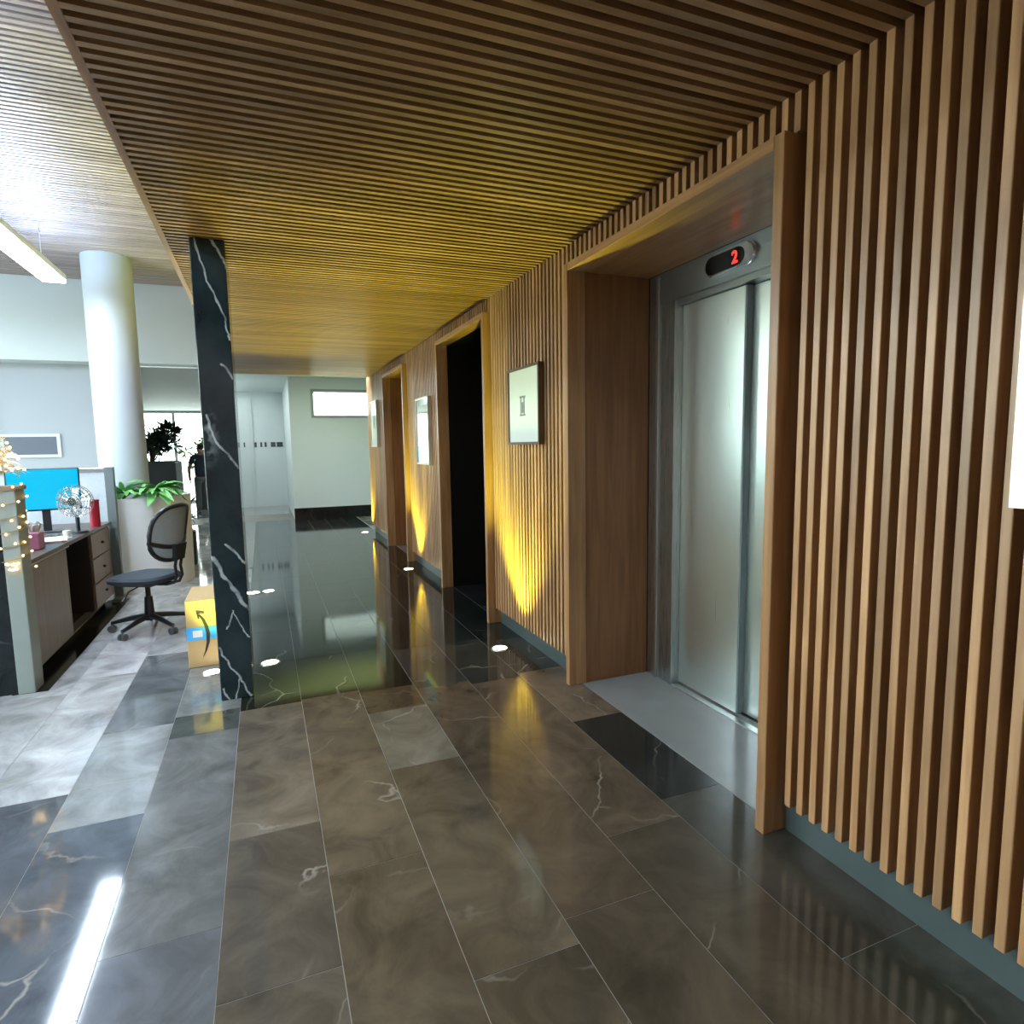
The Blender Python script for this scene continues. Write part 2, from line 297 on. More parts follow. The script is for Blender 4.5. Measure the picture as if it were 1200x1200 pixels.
# ================================================================== SETTING
X_SL, X_BK = 1.745, 1.81           # slat faces and wall behind them on the right
Z_C = 2.67                         # underside of the slatted ceiling
Y0, Y_CE, Y_WE = -1.6, 10.6, 11.0  # behind camera, end of slatted ceiling, end of timber wall
X_EDGE = -0.43                     # left edge of the low ceiling
ZU = 3.6                           # lobby ceiling
PITCH = 0.055
XL, YB = -6.4, -3.2                # lobby's left and back walls
PORT = [(1.672, 3.315, 2.54), (4.74, 6.22, 2.56), (7.84, 9.25, 2.55)]

# ---- floor: slab with marble tiles laid on it
floor = struct('floor', B(XL - 0.1, YB - 0.1, -0.14, 4.9, 20.4, -0.0012), M['grout'], label='dark polished marble floor of long rectangular tiles')
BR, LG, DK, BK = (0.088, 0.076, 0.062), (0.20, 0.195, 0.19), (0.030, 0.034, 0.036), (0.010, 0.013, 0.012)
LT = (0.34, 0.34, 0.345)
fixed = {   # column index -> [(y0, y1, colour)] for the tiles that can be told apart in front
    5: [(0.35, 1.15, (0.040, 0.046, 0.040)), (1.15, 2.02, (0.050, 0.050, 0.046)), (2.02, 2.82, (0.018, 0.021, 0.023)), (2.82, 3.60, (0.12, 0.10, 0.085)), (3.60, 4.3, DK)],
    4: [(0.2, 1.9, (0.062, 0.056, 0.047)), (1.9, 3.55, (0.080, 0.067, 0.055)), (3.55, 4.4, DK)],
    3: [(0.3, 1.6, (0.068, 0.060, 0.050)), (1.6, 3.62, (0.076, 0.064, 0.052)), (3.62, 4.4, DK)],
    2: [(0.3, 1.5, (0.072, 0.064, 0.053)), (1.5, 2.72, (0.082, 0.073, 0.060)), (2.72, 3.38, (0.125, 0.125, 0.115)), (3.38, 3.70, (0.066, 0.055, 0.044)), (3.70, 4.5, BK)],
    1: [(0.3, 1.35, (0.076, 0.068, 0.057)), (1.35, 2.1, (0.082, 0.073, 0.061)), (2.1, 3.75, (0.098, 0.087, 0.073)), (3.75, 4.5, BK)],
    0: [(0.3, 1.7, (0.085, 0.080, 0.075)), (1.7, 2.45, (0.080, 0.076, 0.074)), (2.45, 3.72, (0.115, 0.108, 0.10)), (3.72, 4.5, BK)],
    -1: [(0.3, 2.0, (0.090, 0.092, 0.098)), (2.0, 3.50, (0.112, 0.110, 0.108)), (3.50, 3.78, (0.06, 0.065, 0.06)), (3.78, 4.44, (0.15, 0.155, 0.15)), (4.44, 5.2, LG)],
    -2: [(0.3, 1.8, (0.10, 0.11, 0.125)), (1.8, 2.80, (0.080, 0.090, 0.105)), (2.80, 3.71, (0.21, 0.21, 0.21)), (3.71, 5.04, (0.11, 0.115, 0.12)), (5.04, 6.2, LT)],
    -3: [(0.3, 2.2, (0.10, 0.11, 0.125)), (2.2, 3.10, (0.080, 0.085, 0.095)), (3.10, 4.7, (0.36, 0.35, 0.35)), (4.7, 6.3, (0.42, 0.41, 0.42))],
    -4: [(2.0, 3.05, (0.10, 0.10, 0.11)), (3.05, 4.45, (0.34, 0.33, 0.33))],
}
rt = random.Random(3); tile_mesh = {}
def tile(x0, x1, y0, y1, col):
    g = 0.0014; w, l = round(x1 - x0, 3), round(y1 - y0, 2)
    if (w, l) not in tile_mesh:
        tile_mesh[(w, l)] = mesh_of('floor_tile', B(-w / 2 + g, -l / 2 + g, -0.006, w / 2 - g, l / 2 - g, 0.0), M['tile'])
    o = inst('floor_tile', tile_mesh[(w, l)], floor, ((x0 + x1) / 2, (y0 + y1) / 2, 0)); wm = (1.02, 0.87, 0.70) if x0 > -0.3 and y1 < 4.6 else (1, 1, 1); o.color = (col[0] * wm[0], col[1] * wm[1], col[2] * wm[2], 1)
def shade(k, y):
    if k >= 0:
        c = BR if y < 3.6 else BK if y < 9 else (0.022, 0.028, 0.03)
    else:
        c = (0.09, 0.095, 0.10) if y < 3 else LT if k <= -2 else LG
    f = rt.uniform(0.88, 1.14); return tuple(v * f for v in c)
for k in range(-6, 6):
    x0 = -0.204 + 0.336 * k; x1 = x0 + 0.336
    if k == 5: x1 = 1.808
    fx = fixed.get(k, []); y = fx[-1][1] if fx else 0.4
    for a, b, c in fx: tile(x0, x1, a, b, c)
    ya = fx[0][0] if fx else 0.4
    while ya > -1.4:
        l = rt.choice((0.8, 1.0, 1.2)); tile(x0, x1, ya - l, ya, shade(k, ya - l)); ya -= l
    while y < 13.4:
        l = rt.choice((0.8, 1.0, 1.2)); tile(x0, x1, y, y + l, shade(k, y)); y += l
far_bm = bmesh.new()
box(far_bm, XL, YB, -0.006, -2.222, 9.5, -0.0005); box(far_bm, XL, 9.5, -0.006, -2.222, 20.0, -0.0005); box(far_bm, -2.22, 15.0, -0.006, 4.8, 20.0, -0.0005); box(far_bm, 1.83, 11.05, -0.006, 4.8, 15.0, -0.0005)
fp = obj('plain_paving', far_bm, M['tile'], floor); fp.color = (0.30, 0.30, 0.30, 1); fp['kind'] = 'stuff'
border = obj('border_strip', B(-1.53, 4.56, -0.004, -1.34, 7.15, 0.0015), M['dark_stone'], floor); border['label'] = 'black border along the desk'

# ---- right wall of timber slats
wall = bmesh.new()
segs = [Y0] + [v for p in PORT for v in (p[0], p[1])] + [Y_WE]
for i in range(0, len(segs), 2): box(wall, X_BK, segs[i], -0.005, X_BK + 0.12, segs[i + 1], ZU)
for a, b, z in PORT: box(wall, X_BK, a, z + 0.0, X_BK + 0.12, b, ZU)
wall_right = struct('wall_right', wall, M['backing'], label='right wall clad in upright timber slats')
base = bmesh.new()
for i in range(0, len(segs), 2): box(base, X_BK - 0.012, segs[i] + 0.002, 0.0, X_BK - 0.0005, segs[i + 1] - 0.002, 0.16)
struct('baseboard_right', base, M['skirting'])
full = mesh_of('slat', B(0, -0.0135, 0.135, X_BK - X_SL - 0.002, 0.0135, Z_C + 0.04, 0.002), M['slat_v'])
short = {z: mesh_of('slat', B(0, -0.0135, z + 0.002, X_BK - X_SL - 0.002, 0.0135, Z_C + 0.04), M['slat_v']) for z in {p[2] for p in PORT}}
ys = []; y = 1.671
while y > Y0 + 0.05: y -= PITCH
y += PITCH
while y < Y_WE - 0.03:
    ys.append(y)
    p = next((p for p in PORT if p[0] - 0.017 < y < p[1] + 0.017), None)
    inst('slat', short[p[2]] if p else full, wall_right, (X_SL, y, 0)); y += PITCH

# ---- low slatted ceiling; its slats run on from the wall's
ceil = struct('ceiling', B(X_EDGE, Y0, Z_C + 0.055, X_BK, Y_CE, Z_C + 0.12), M['backing'], label='low ceiling of timber slats over the lift corridor')
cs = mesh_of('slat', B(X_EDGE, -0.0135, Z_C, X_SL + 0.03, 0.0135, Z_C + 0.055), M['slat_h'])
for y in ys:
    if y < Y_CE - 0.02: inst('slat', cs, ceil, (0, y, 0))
struct('trim_1', B(X_EDGE - 0.03, Y0, Z_C, X_EDGE - 0.001, Y_CE, ZU), M['panel_y'])
struct('trim_2', B(X_EDGE - 0.02, Y_CE + 0.001, Z_C, X_BK, Y_CE + 0.03, ZU), M['white'])

# ---- lobby ceiling (higher, slatted as well), beam, further ceilings
up = struct('ceiling_lobby', B(XL - 0.1, YB - 0.1, ZU + 0.05, X_EDGE - 0.03, 9.5, ZU + 0.15), M['backing'], label='high lobby ceiling of fine timber slats')
us = mesh_of('slat', B(-2.95, -0.016, ZU, X_EDGE - 0.032, 0.016, ZU + 0.05), M['purple_ceil'])
y = 2.2
while y < 9.15: inst('slat', us, up, (0, y, 0)); y += PITCH
plain = bmesh.new(); box(plain, XL, YB, ZU, -0.462, 2.16, ZU + 0.05); box(plain, XL, 2.16, ZU, -2.96, 9.2, ZU + 0.05)
obj('plain_soffit', plain, M['white'], up)
struct('trim_3', B(-3.06, 9.2, 2.62, X_EDGE - 0.032, 9.5, ZU + 0.05), M['white'], label='white beam across the lobby')
struct('ceiling_passage', B(-3.2, 9.621, 2.62, -0.75, 20.3, 2.72), M['grey'])
struct('ceiling_end', B(-0.749, Y_CE + 0.031, 2.95, 4.8, 17.4, 3.05), M['white'])
struct('trim_4', B(-0.749, 9.621, 2.62, -0.72, 17.4, 2.95), M['white'])

# ---- white walls at the far end
wf = bmesh.new(); YF = 13.5
WX0, WX1, WZ0, WZ1 = 0.985, 2.6, 2.13, 2.72
box(wf, 0.56, YF, 0, WX0, YF + 0.2, 2.95); box(wf, WX1, YF, 0, 4.8, YF + 0.2, 2.95); box(wf, WX0, YF, 0, WX1, YF + 0.2, WZ0); box(wf, WX0, YF, WZ1, WX1, YF + 0.2, 2.95)
struct('wall_far', wf, M['cool'], label='white wall at the end of the corridor')
struct('baseboard_far', B(0.55, YF - 0.02, 0.0, 4.7, YF - 0.0005, 0.25), M['dark_stone'])
win = struct('window_1', box(box(box(box(bmesh.new(), WX0, YF - 0.02, WZ0, WX0 + 0.06, YF + 0.1, WZ1), WX1 - 0.06, YF - 0.02, WZ0, WX1, YF + 0.1, WZ1), WX0 + 0.06, YF - 0.02, WZ0, WX1 - 0.06, YF + 0.1, WZ0 + 0.05), WX0 + 0.06, YF - 0.02, WZ1 - 0.06, WX1 - 0.06, YF + 0.1, WZ1), M['win_frame'], label='high window in the far white wall')
obj('window_pane', B(WX0 + 0.06, YF + 0.04, WZ0 + 0.05, WX1 - 0.06, YF + 0.05, WZ1 - 0.06), M['glass'], win)
struct('wall_side', B(0.56, YF + 0.201, 0, 0.70, 17.2, 2.95), M['cool'])
struct('wall_back_passage', B(-0.75, 17.2, 0, 0.70, 17.35, 2.95), M['cool'])
struct('trim_5', B(-0.29, 17.15, 0.0, -0.20, 17.199, 2.75), M['white'])
struct('wall_passage', B(-0.75, 17.351, 0, -0.62, 20.2, 2.95), M['white'])
struct('wall_closing', B(4.8, Y_WE, 0, 4.95, YF + 0.3, 3.1), M['white'])
struct('wall_corridor_end', B(X_BK + 0.121, Y_WE - 0.12, 0, 4.8, Y_WE, 3.05), M['white'])

# ---- reception wall under the beam, with a framed dark hatch
struct('wall_reception', B(-3.06, 9.5, 0, -1.92, 9.62, 2.619), M['grey'], label='grey wall behind the reception')
struct('wall_passage_left', B(-3.2, 9.621, 0, -3.10, 20.2, 2.619), M['white'])
g4 = bmesh.new()
for x in (XL, -5.3, -4.2, -3.13): box(g4, x, 9.45, 0, x + 0.07, 9.55, ZU)
for a, b in ((XL, -5.3), (-5.3, -4.2), (-4.2, -3.13)):
    for z0, z1 in ((0, 0.35), (2.42, 2.72), (ZU - 0.12, ZU)): box(g4, a + 0.07, 9.45, z0, b, 9.55, z1)
w4 = struct('window_4', g4, M['win_frame'])
for a, b in ((XL, -5.3), (-5.3, -4.2), (-4.2, -3.13)):
    obj('window_pane', B(a + 0.07, 9.495, 0.35, b, 9.503, 2.42), M['glass'], w4); obj('window_pane', B(a + 0.07, 9.495, 2.72, b, 9.503, ZU - 0.12), M['glass'], w4)
# ---- left and back walls with windows (daylight of the lobby)
wl = bmesh.new(); WY0, WY1, WB, WT = 0.6, 8.9, 0.55, 3.1
box(wl, XL - 0.15, YB, 0, XL, WY0, ZU + 0.05); box(wl, XL - 0.15, WY1, 0, XL, 20.2, ZU + 0.05); box(wl, XL - 0.15, WY0, 0, XL, WY1, WB); box(wl, XL - 0.15, WY0, WT, XL, WY1, ZU + 0.05)
struct('wall_left', wl, M['white'])
wn = bmesh.new(); npan = 6
for i in range(npan + 1):
    y = WY0 + (WY1 - WY0) * i / npan; box(wn, XL - 0.1, max(WY0, y - 0.035), WB, XL - 0.03, min(WY1, y + 0.035), WT)
for i in range(npan):
    a, b = WY0 + (WY1 - WY0) * i / npan + 0.035, WY0 + (WY1 - WY0) * (i + 1) / npan - 0.035
    for z0, z1 in ((WB, WB + 0.06), (2.2, 2.26), (WT - 0.06, WT)): box(wn, XL - 0.1, a, z0, XL - 0.03, b, z1)
w2 = struct('window_2', wn, M['win_frame'])
for i in range(npan):
    a, b = WY0 + (WY1 - WY0) * i / npan + 0.035, WY0 + (WY1 - WY0) * (i + 1) / npan - 0.035
    obj('window_pane', B(XL - 0.07, a, WB + 0.06, XL - 0.062, b, 2.2), M['glass'], w2); obj('window_pane', B(XL - 0.07, a, 2.26, XL - 0.062, b, WT - 0.06), M['glass'], w2)
struct('wall_back', B(XL - 0.1, YB - 0.15, 0, X_BK + 0.2, YB, ZU + 0.05), M['panel_v'])
# ---- glazed front at the end of the passage
GY = 19.9; gf = bmesh.new(); gx = [-3.10, -2.30, -0.76]
for x in gx: box(gf, x - 0.035 if x > -3.0 else x, GY, 0, min(x + 0.035, -0.751), GY + 0.08, 2.62)
for a, b in zip(gx, gx[1:]):
    box(gf, a + 0.035, GY, 0, b - 0.035, GY + 0.08, 0.06); box(gf, a + 0.035, GY, 2.55, b - 0.035, GY + 0.08, 2.62)
w3 = struct('window_3', gf, M['win_frame'], label='bright glazed front at the end of the passage')
for a, b in zip(gx, gx[1:]): obj('window_pane', B(a + 0.035, GY + 0.03, 0.06, b - 0.035, GY + 0.04, 2.55), M['glass'], w3)
struct('ground', B(-60, -40, -0.3, 40, 70, -0.15), M['concrete'])

# ---- portals along the timber wall
def portal(n, y0, y1, zt, depth, reveal, label):
    th = 0.045; x0 = 1.69
    p = struct('door_%d' % n, box(B(x0, y0, 0, X_BK + 0.0, y0 + th, zt, 0.003), x0, y1 - th, 0, X_BK, y1, zt, 0.003), M['jamb'], label=label)
    obj('head_board', B(x0, y0 + th + 0.001, zt - th, X_BK, y1 - th - 0.001, zt, 0.003), M['head'], p)
    xa, xb = X_BK + 0.001, X_BK + depth
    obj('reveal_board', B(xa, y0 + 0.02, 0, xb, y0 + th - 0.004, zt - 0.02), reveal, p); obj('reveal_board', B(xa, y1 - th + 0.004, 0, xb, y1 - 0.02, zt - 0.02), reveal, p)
    obj('soffit_board', B(xa, y0 + th - 0.01, zt - th + 0.004, xb, y1 - th + 0.01, zt - 0.005), M['panel_y'] if reveal is not M['unlit_panel'] else reveal, p)
    return p
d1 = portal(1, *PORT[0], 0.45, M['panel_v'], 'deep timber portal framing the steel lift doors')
obj('threshold', B(1.782, 1.719, -0.004, 2.262, 3.268, 0.003), M['slab'], d1)
d2 = portal(2, *PORT[1], 3.0, M['unlit_panel'], 'unlit black opening in the timber wall')
obj('back_board', B(X_BK + 2.99, PORT[1][0] + 0.02, 0, X_BK + 3.05, PORT[1][1] - 0.02, PORT[1][2]), M['unlit_panel'], d2)
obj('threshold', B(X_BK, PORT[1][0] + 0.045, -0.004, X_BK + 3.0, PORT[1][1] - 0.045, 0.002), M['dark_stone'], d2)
d3 = portal(3, *PORT[2], 0.40, M['panel_v'], 'furthest timber doorway in the slatted wall')
obj('door_leaf', B(X_BK + 0.40, PORT[2][0] + 0.02, 0, X_BK + 0.45, PORT[2][1] - 0.02, PORT[2][2]), M['panel_v'], d3)
obj('threshold', B(X_BK, PORT[2][0] + 0.045, -0.004, X_BK + 0.40, PORT[2][1] - 0.045, 0.002), M['slab'], d3)

struct('light_stop_shaft', box(box(bmesh.new(), 2.42, 1.5, -0.1, 2.55, 3.6, 3.0), X_BK + 0.53, 7.6, -0.1, X_BK + 0.60, 9.5, 3.0), M['backing'])  # unseen boards added behind the portals to stop light leaking in
struct('light_stop_outer', box(box(B(4.95, YB, -0.1, 5.1, Y_WE + 0.1, ZU + 0.1), X_BK + 0.13, YB - 0.15, -0.1, 4.95, YB, ZU + 0.1), X_BK + 0.121, YB, ZU, 4.95, Y_WE + 0.1, ZU + 0.1), M['backing'])  # unseen casing added to keep daylight from behind the timber wall
# ---- lift doors inside the first portal
lift = thing('lift_door', (2.3, 2.5, 0), 'brushed steel two-leaf sliding lift door inside the deep timber portal', 'lift')
ZH = 2.32
obj('door_frame', box(B(2.262, 3.02, 0, 2.40, 3.268, ZH), 2.262, 1.722, 0, 2.40, 1.93, ZH), M['steel_frame'], lift)
obj('frame_edge', B(2.25, 3.165, 0, 2.261, 3.185, 2.48), M['alu'], lift)
obj('header', B(2.262, 1.722, ZH + 0.001, 2.40, 3.268, 2.497), M['steel_y'], lift)
obj('header_lip', B(2.285, 1.931, ZH - 0.03, 2.40, 3.019, ZH), M['steel_y'], lift)
obj('door_panel', B(2.318, 2.515, 0.018, 2.346, 3.018, ZH - 0.032, 0.003), M['steel'], lift)
obj('edge_seal', B(2.3185, 2.505, 0.02, 2.3615, 2.5145, ZH - 0.034), M['frame_grey'], lift)
obj('door_panel', B(2.362, 1.932, 0.018, 2.388, 2.58, ZH - 0.032, 0.003), M['steel'], lift)
obj('sill', box(box(B(2.263, 1.94, 0.0, 2.30, 3.015, 0.009), 2.304, 1.94, 0, 2.312, 3.015, 0.006), 2.352, 1.94, 0, 2.39, 3.015, 0.009), M['alu'], lift)
# ---- floor indicator on the header
ind = thing('floor_indicator', (2.26, 2.555, 2.40), 'pill-shaped steel floor indicator showing a red 2 above the lift doors', 'indicator')
def pill(yc, zc, hl, r, x, n=12):
    pts = [(x, yc + (hl - r) + r * math.cos(a), zc + r * math.sin(a)) for a in [-PI / 2 + PI * i / n for i in range(n + 1)]]
    pts += [(x, yc - (hl - r) + r * math.cos(a), zc + r * math.sin(a)) for a in [PI / 2 + PI * i / n for i in range(n + 1)]]
    return pts
hz = bmesh.new(); poly(hz, pill(2.555, 2.412, 0.18, 0.055, 2.236), (0.0255, 0, 0))
bmesh.ops.bevel(hz, geom=[e for e in hz.edges if abs(e.verts[0].co.x - 2.236) < 1e-4 and abs(e.verts[1].co.x - 2.236) < 1e-4], offset=0.010, segments=3, affect='EDGES')
obj('bezel', hz, M['chrome'], ind, smooth=True)
obj('display', poly(bmesh.new(), pill(2.585, 2.412, 0.140, 0.045, 2.2325), (0.003, 0, 0)), M['black_glass'], ind)
fc = bpy.data.curves.new('digit', 'FONT'); fc.body = '2'; fc.size = 0.085; fc.extrude = 0.0012; fc.offset = 0.0012
fo = bpy.data.objects.new('digit', fc); COL.objects.link(fo); dg = bpy.context.evaluated_depsgraph_get()
me = bpy.data.meshes.new_from_object(fo.evaluated_get(dg)); bpy.data.objects.remove(fo); me.materials.clear(); me.materials.append(M['red_led'])
digit = bpy.data.objects.new('digit', me); COL.objects.link(digit); digit.parent = ind; digit['label'] = 'lit red numeral 2'
digit.matrix_local = Matrix.Translation(Vector((2.2305, 2.525, 2.382)) - ind.location) @ Matrix(((0, 0, -1, 0), (-1, 0, 0, 0), (0, 1, 0, 0), (0, 0, 0, 1)))

# ================================================================== THINGS
# ---- marble column and round column
obj_c = obj('marble_column', B(-0.312, 3.92, 0.0, -0.132, 4.33, Z_C - 0.0005, 0.004), M['column'])
tag(obj_c, 'slim square column of black marble with white veins, rising to the slatted ceiling', 'column')
rc = bmesh.new(); cyl(rc, (-1.46, 8.05, 0.0), 0.238, ZU, 48)
tag(obj('round_column', rc, M['round'], smooth=True), 'round white column rising out of the white curved planter', 'column')

# ---- framed pictures on the slatted wall
def picture(y0, y1, z0, z1, frame, sheet, label, sketch=None, lower=None, t=0.018):
    x0, x1 = 1.700, 1.742; p = thing('framed_picture', (x1, (y0 + y1) / 2, z0), label, 'picture', 'framed pictures on the slatted wall')
    obj('frame', box(box(box(B(x0, y0, z0, x1, y0 + t, z1), x0, y1 - t, z0, x1, y1, z1), x0, y0 + t, z0, x1, y1 - t, z0 + t), x0, y0 + t, z1 - t, x1, y1 - t, z1), frame, p)
    obj('sheet', B(x0 + 0.010, y0 + t, z0 + t, x1 - 0.004, y1 - t, z1 - t), sheet, p)
    if sketch:
        a, b, c, d = sketch; bm = bmesh.new(); xs = x0 + 0.0085
        box(bm, xs, a, c, xs + 0.0015, b, c + 0.012); box(bm, xs, a + (b - a) * .12, c + .012, xs + 0.0015, a + (b - a) * .30, d); box(bm, xs, b - (b - a) * .30, c + .012, xs + 0.0015, b - (b - a) * .12, d)
        box(bm, xs, a + (b - a) * .36, c + .02, xs + .0015, b - (b - a) * .36, d - .03); box(bm, xs, a, d, xs + 0.0015, b, d + .014)
        obj('sketch', bm, M['sketch'], p)
    if lower:
        obj('reflection_band', B(x0 + 0.0085, y0 + t, z0 + t, x0 + 0.0098, y1 - t, lower), M['blue_reflection'], p)  # reflection in the glass, painted as a flat blue band
    return p
picture(0.42, 0.93, 1.325, 1.93, M['silver'], M['mount'], 'picture in a pale frame at the right edge, on the near slats', sketch=(0.62, 0.74, 1.55, 1.70), t=0.04)
picture(3.705, 4.255, 1.50, 2.04, M['pic_frame'], M['mount'], 'square brown-framed sketch on white mount between the lift and the black opening', sketch=(3.945, 4.045, 1.70, 1.825))
picture(6.62, 7.20, 1.29, 2.05, M['silver'], M['mirror'], 'silver-framed glossy picture between the black opening and the furthest doorway', lower=1.50)
picture(9.87, 10.45, 1.50, 2.24, M['silver'], M['mount'], 'furthest framed picture near the end of the timber wall', sketch=(10.08, 10.24, 1.80, 1.98))

# ---- in-ground uplights
UP = [(1.548, 4.108, 'in-ground light at the foot of the slats nearest the lift'), (1.584, 7.332, 'in-ground light beside the furthest timber doorway'),
      (1.60, 10.9, 'furthest in-ground light near the end of the timber wall'), (-0.032, 4.503, 'in-ground light just right of the marble column base'),
      (-0.022, 6.847, 'in-ground light behind the marble column, right one of the close pair'), (-0.40, 4.47, 'in-ground light in front of the cardboard box'),
      (-0.165, 6.83, 'in-ground light half hidden by the marble column edge')]
for x, y, lab in UP:
    near_box = x == -0.40; near_column = -0.2 < x < 0.0
    u = thing('floor_uplight', (x, y, 0), lab, 'light', 'glowing uplights set in the floor')
    bz = bmesh.new(); lathe(bz, [(0.052, 0.0), (0.066, 0.0), (0.064, 0.005), (0.052, 0.006), (0.052, 0.0)], (0, 0, 0), 24); obj('bezel', bz, M['alu'], u, world=False, smooth=True)
    obj('lens', cyl(bmesh.new(), (0, 0, 0.0), 0.052, 0.0045, 24), M['lens'], u, world=False)
    ld = bpy.data.lights.new('uplight_beam', 'SPOT'); ld.energy = UPLIGHT_W * (0.3 if near_box else 0.55 if near_column else 1.0); ld.color = (0.84, 1.0, 0.11); ld.spot_size = math.radians(64 if near_box else 74 if near_column else 86); ld.spot_blend = 0.75; ld.shadow_soft_size = 0.045
    lo = bpy.data.objects.new('beam', ld); COL.objects.link(lo); lo.parent = u; lo.location = (0, 0, 0.03); lo.rotation_euler = (PI, 0, 0)

# ---- linear pendant lamps: one over the desk, the unseen others added as fill light
def linear_lamp(x, y0, y1, label):
    z = 3.155; t = thing('linear_pendant', (x, (y0 + y1) / 2, z), label, 'lamp', 'linear pendants in the lobby')
    obj('housing', B(x - 0.10, y0, z + 0.012, x + 0.10, y1, z + 0.07, 0.006), M['housing'], t)
    obj('diffuser', B(x - 0.092, y0 + 0.01, z - 0.012, x + 0.092, y1 - 0.01, z + 0.0118), M['tube'], t)
    obj('upglow_strip', B(x - 0.06, y0 + 0.02, z + 0.0705, x + 0.06, y1 - 0.02, z + 0.078), M['added_upglow'], t)  # glowing strip added on top to tint the ceiling bluish-white
    for yy in (y0 + 0.35, y1 - 0.35): obj('suspension_cable', cyl(bmesh.new(), (x, yy, z + 0.07), 0.004, ZU - z - 0.07, 6), M['alu'], t)
linear_lamp(-1.78, 4.6, 7.37, 'long blue-white pendant lamp glowing above the reception desk')
linear_lamp(-3.9, 4.6, 7.37, 'added unseen fill pendant further left in the lobby')
linear_lamp(-1.78, 0.7, 3.5, 'added unseen fill pendant in line with the one above the desk, nearer the camera')
linear_lamp(-3.9, 0.7, 3.5, 'added unseen fill pendant at the far left of the lobby, nearer the camera')

for xa, xb, ya, yb, lab, lm in ((0.0, 1.6, 10.74, 10.90, 'added unseen fill lamp across the corridor end', 'fill_lamp'), (-0.72, -0.58, 13.2, 16.6, 'added unseen fill lamp along the passage', 'fill_soft')):  # fill lamps added out of sight to brighten the far walls
    t = thing('fill_strip', ((xa + xb) / 2, (ya + yb) / 2, 2.95), lab, 'lamp', 'added fill lamps beyond the corridor')
    if xb - xa > yb - ya: obj('frame', box(B(xa, ya - 0.015, 2.925, xb, ya, 2.9495), xa, yb, 2.925, xb, yb + 0.015, 2.9495), M['housing'], t)
    else: obj('frame', box(B(xa - 0.015, ya, 2.925, xa, yb, 2.9495), xb, ya, 2.925, xb + 0.015, yb, 2.9495), M['housing'], t)
    obj('diffuser', B(xa + 0.001, ya + 0.001, 2.932, xb - 0.001, yb - 0.001, 2.949), M[lm], t)
# ---- cardboard box with blue tape and an arrow mark
bx = thing('cardboard_box', (-0.40, 4.86, 0), 'cardboard box with blue tape and a curved arrow, beside the marble column', 'box')
obj('carton', B(-0.553, 4.62, 0.0, -0.25, 5.10, 0.475, 0.004), M['card'], bx)
obj('tape', box(B(-0.5545, 4.6182, 0.195, -0.2485, 4.6198, 0.285), -0.5545, 4.6182, 0.195, -0.5532, 5.101, 0.285), M['tape'], bx)
obj('tape_label', B(-0.515, 4.6172, 0.215, -0.455, 4.6181, 0.262), M['paper'], bx)
def px_face(pts): return [(x, 4.6165, z) for x, z in pts]
cur = [(-0.470, 0.372), (-0.445, 0.335), (-0.428, 0.285), (-0.420, 0.235), (-0.424, 0.175), (-0.440, 0.115), (-0.462, 0.07)]
wid = [0.006, 0.009, 0.011, 0.012, 0.010, 0.006, 0.001]
ar = bmesh.new(); poly(ar, px_face([(x - w, z) for (x, z), w in zip(cur, wid)] + [(x + w, z) for (x, z), w in list(zip(cur, wid))[::-1]]), (0, 0.0012, 0))
poly(ar, px_face([(-0.487, 0.398), (-0.435, 0.388), (-0.436, 0.378), (-0.474, 0.383), (-0.467, 0.345), (-0.477, 0.343)]), (0, 0.0012, 0))
obj('arrow_mark', ar, M['ink'], bx)

# ---- reception counter (marble end), desk, partition
ct = thing('reception_counter', (-2.0, 4.66, 0), 'tall reception counter end of black veined marble with a grey-green post', 'counter')
obj('marble_panel', B(-2.9, 4.575, 0, -1.496, 4.70, 1.27), M['black_marble'], ct)
obj('end_post', B(-1.495, 4.56, 0, -1.405, 4.72, 1.27, 0.004), M['post'], ct)
obj('counter_top', B(-2.95, 4.56, 1.271, -1.404, 4.76, 1.30, 0.003), M['desk'], ct)
dk = thing('office_desk', (-1.8, 5.9, 0), 'dark-topped reception desk with wood-grain door, kneehole and drawers', 'desk')
DX = -1.46
obj('desk_top', B(-2.35, 4.73, 0.775, DX + 0.02, 7.13, 0.805, 0.003), M['desk_top'], dk)
obj('edge_strip', B(DX + 0.0, 4.76, 0.762, DX + 0.012, 5.70, 0.774), M['edge'], dk)
obj('carcass', box(box(box(B(-2.3, 4.73, 0.07, DX - 0.025, 5.66, 0.773), -2.3, 6.40, 0.07, DX - 0.025, 7.12, 0.773), -2.3, 5.661, 0.07, -2.25, 6.399, 0.773), -2.3, 4.74, 0.0, DX - 0.09, 7.10, 0.069), M['desk_dark'], dk)
obj('door', B(DX - 0.024, 4.86, 0.07, DX, 5.66, 0.755, 0.003), M['desk'], dk); obj('filler_panel', B(DX - 0.024, 4.735, 0.07, DX - 0.004, 4.855, 0.755), M['edge'], dk)
for i in range(3):
    dr = obj('drawer', B(DX - 0.024, 6.42, 0.08 + 0.23 * i, DX - 0.002, 7.10, 0.30 + 0.23 * i, 0.003), M['desk'], dk)
    obj('knob', ball(bmesh.new(), (DX + 0.010, 6.76, 0.19 + 0.23 * i), 0.014, 8), M['black'], dr)
pt = thing('desk_partition', (-1.95, 7.2, 0), 'grey-framed fabric partition at the end of the desk', 'partition')
obj('fabric_panel', B(-2.85, 7.185, 0.08, -1.475, 7.215, 1.30), M['part_fabric'], pt)
obj('top_rail', B(-2.85, 7.17, 1.301, -1.475, 7.23, 1.34, 0.004), M['alu'], pt)
obj('end_upright', B(-1.474, 7.165, 0, -1.395, 7.235, 1.345, 0.004), M['frame_grey'], pt)
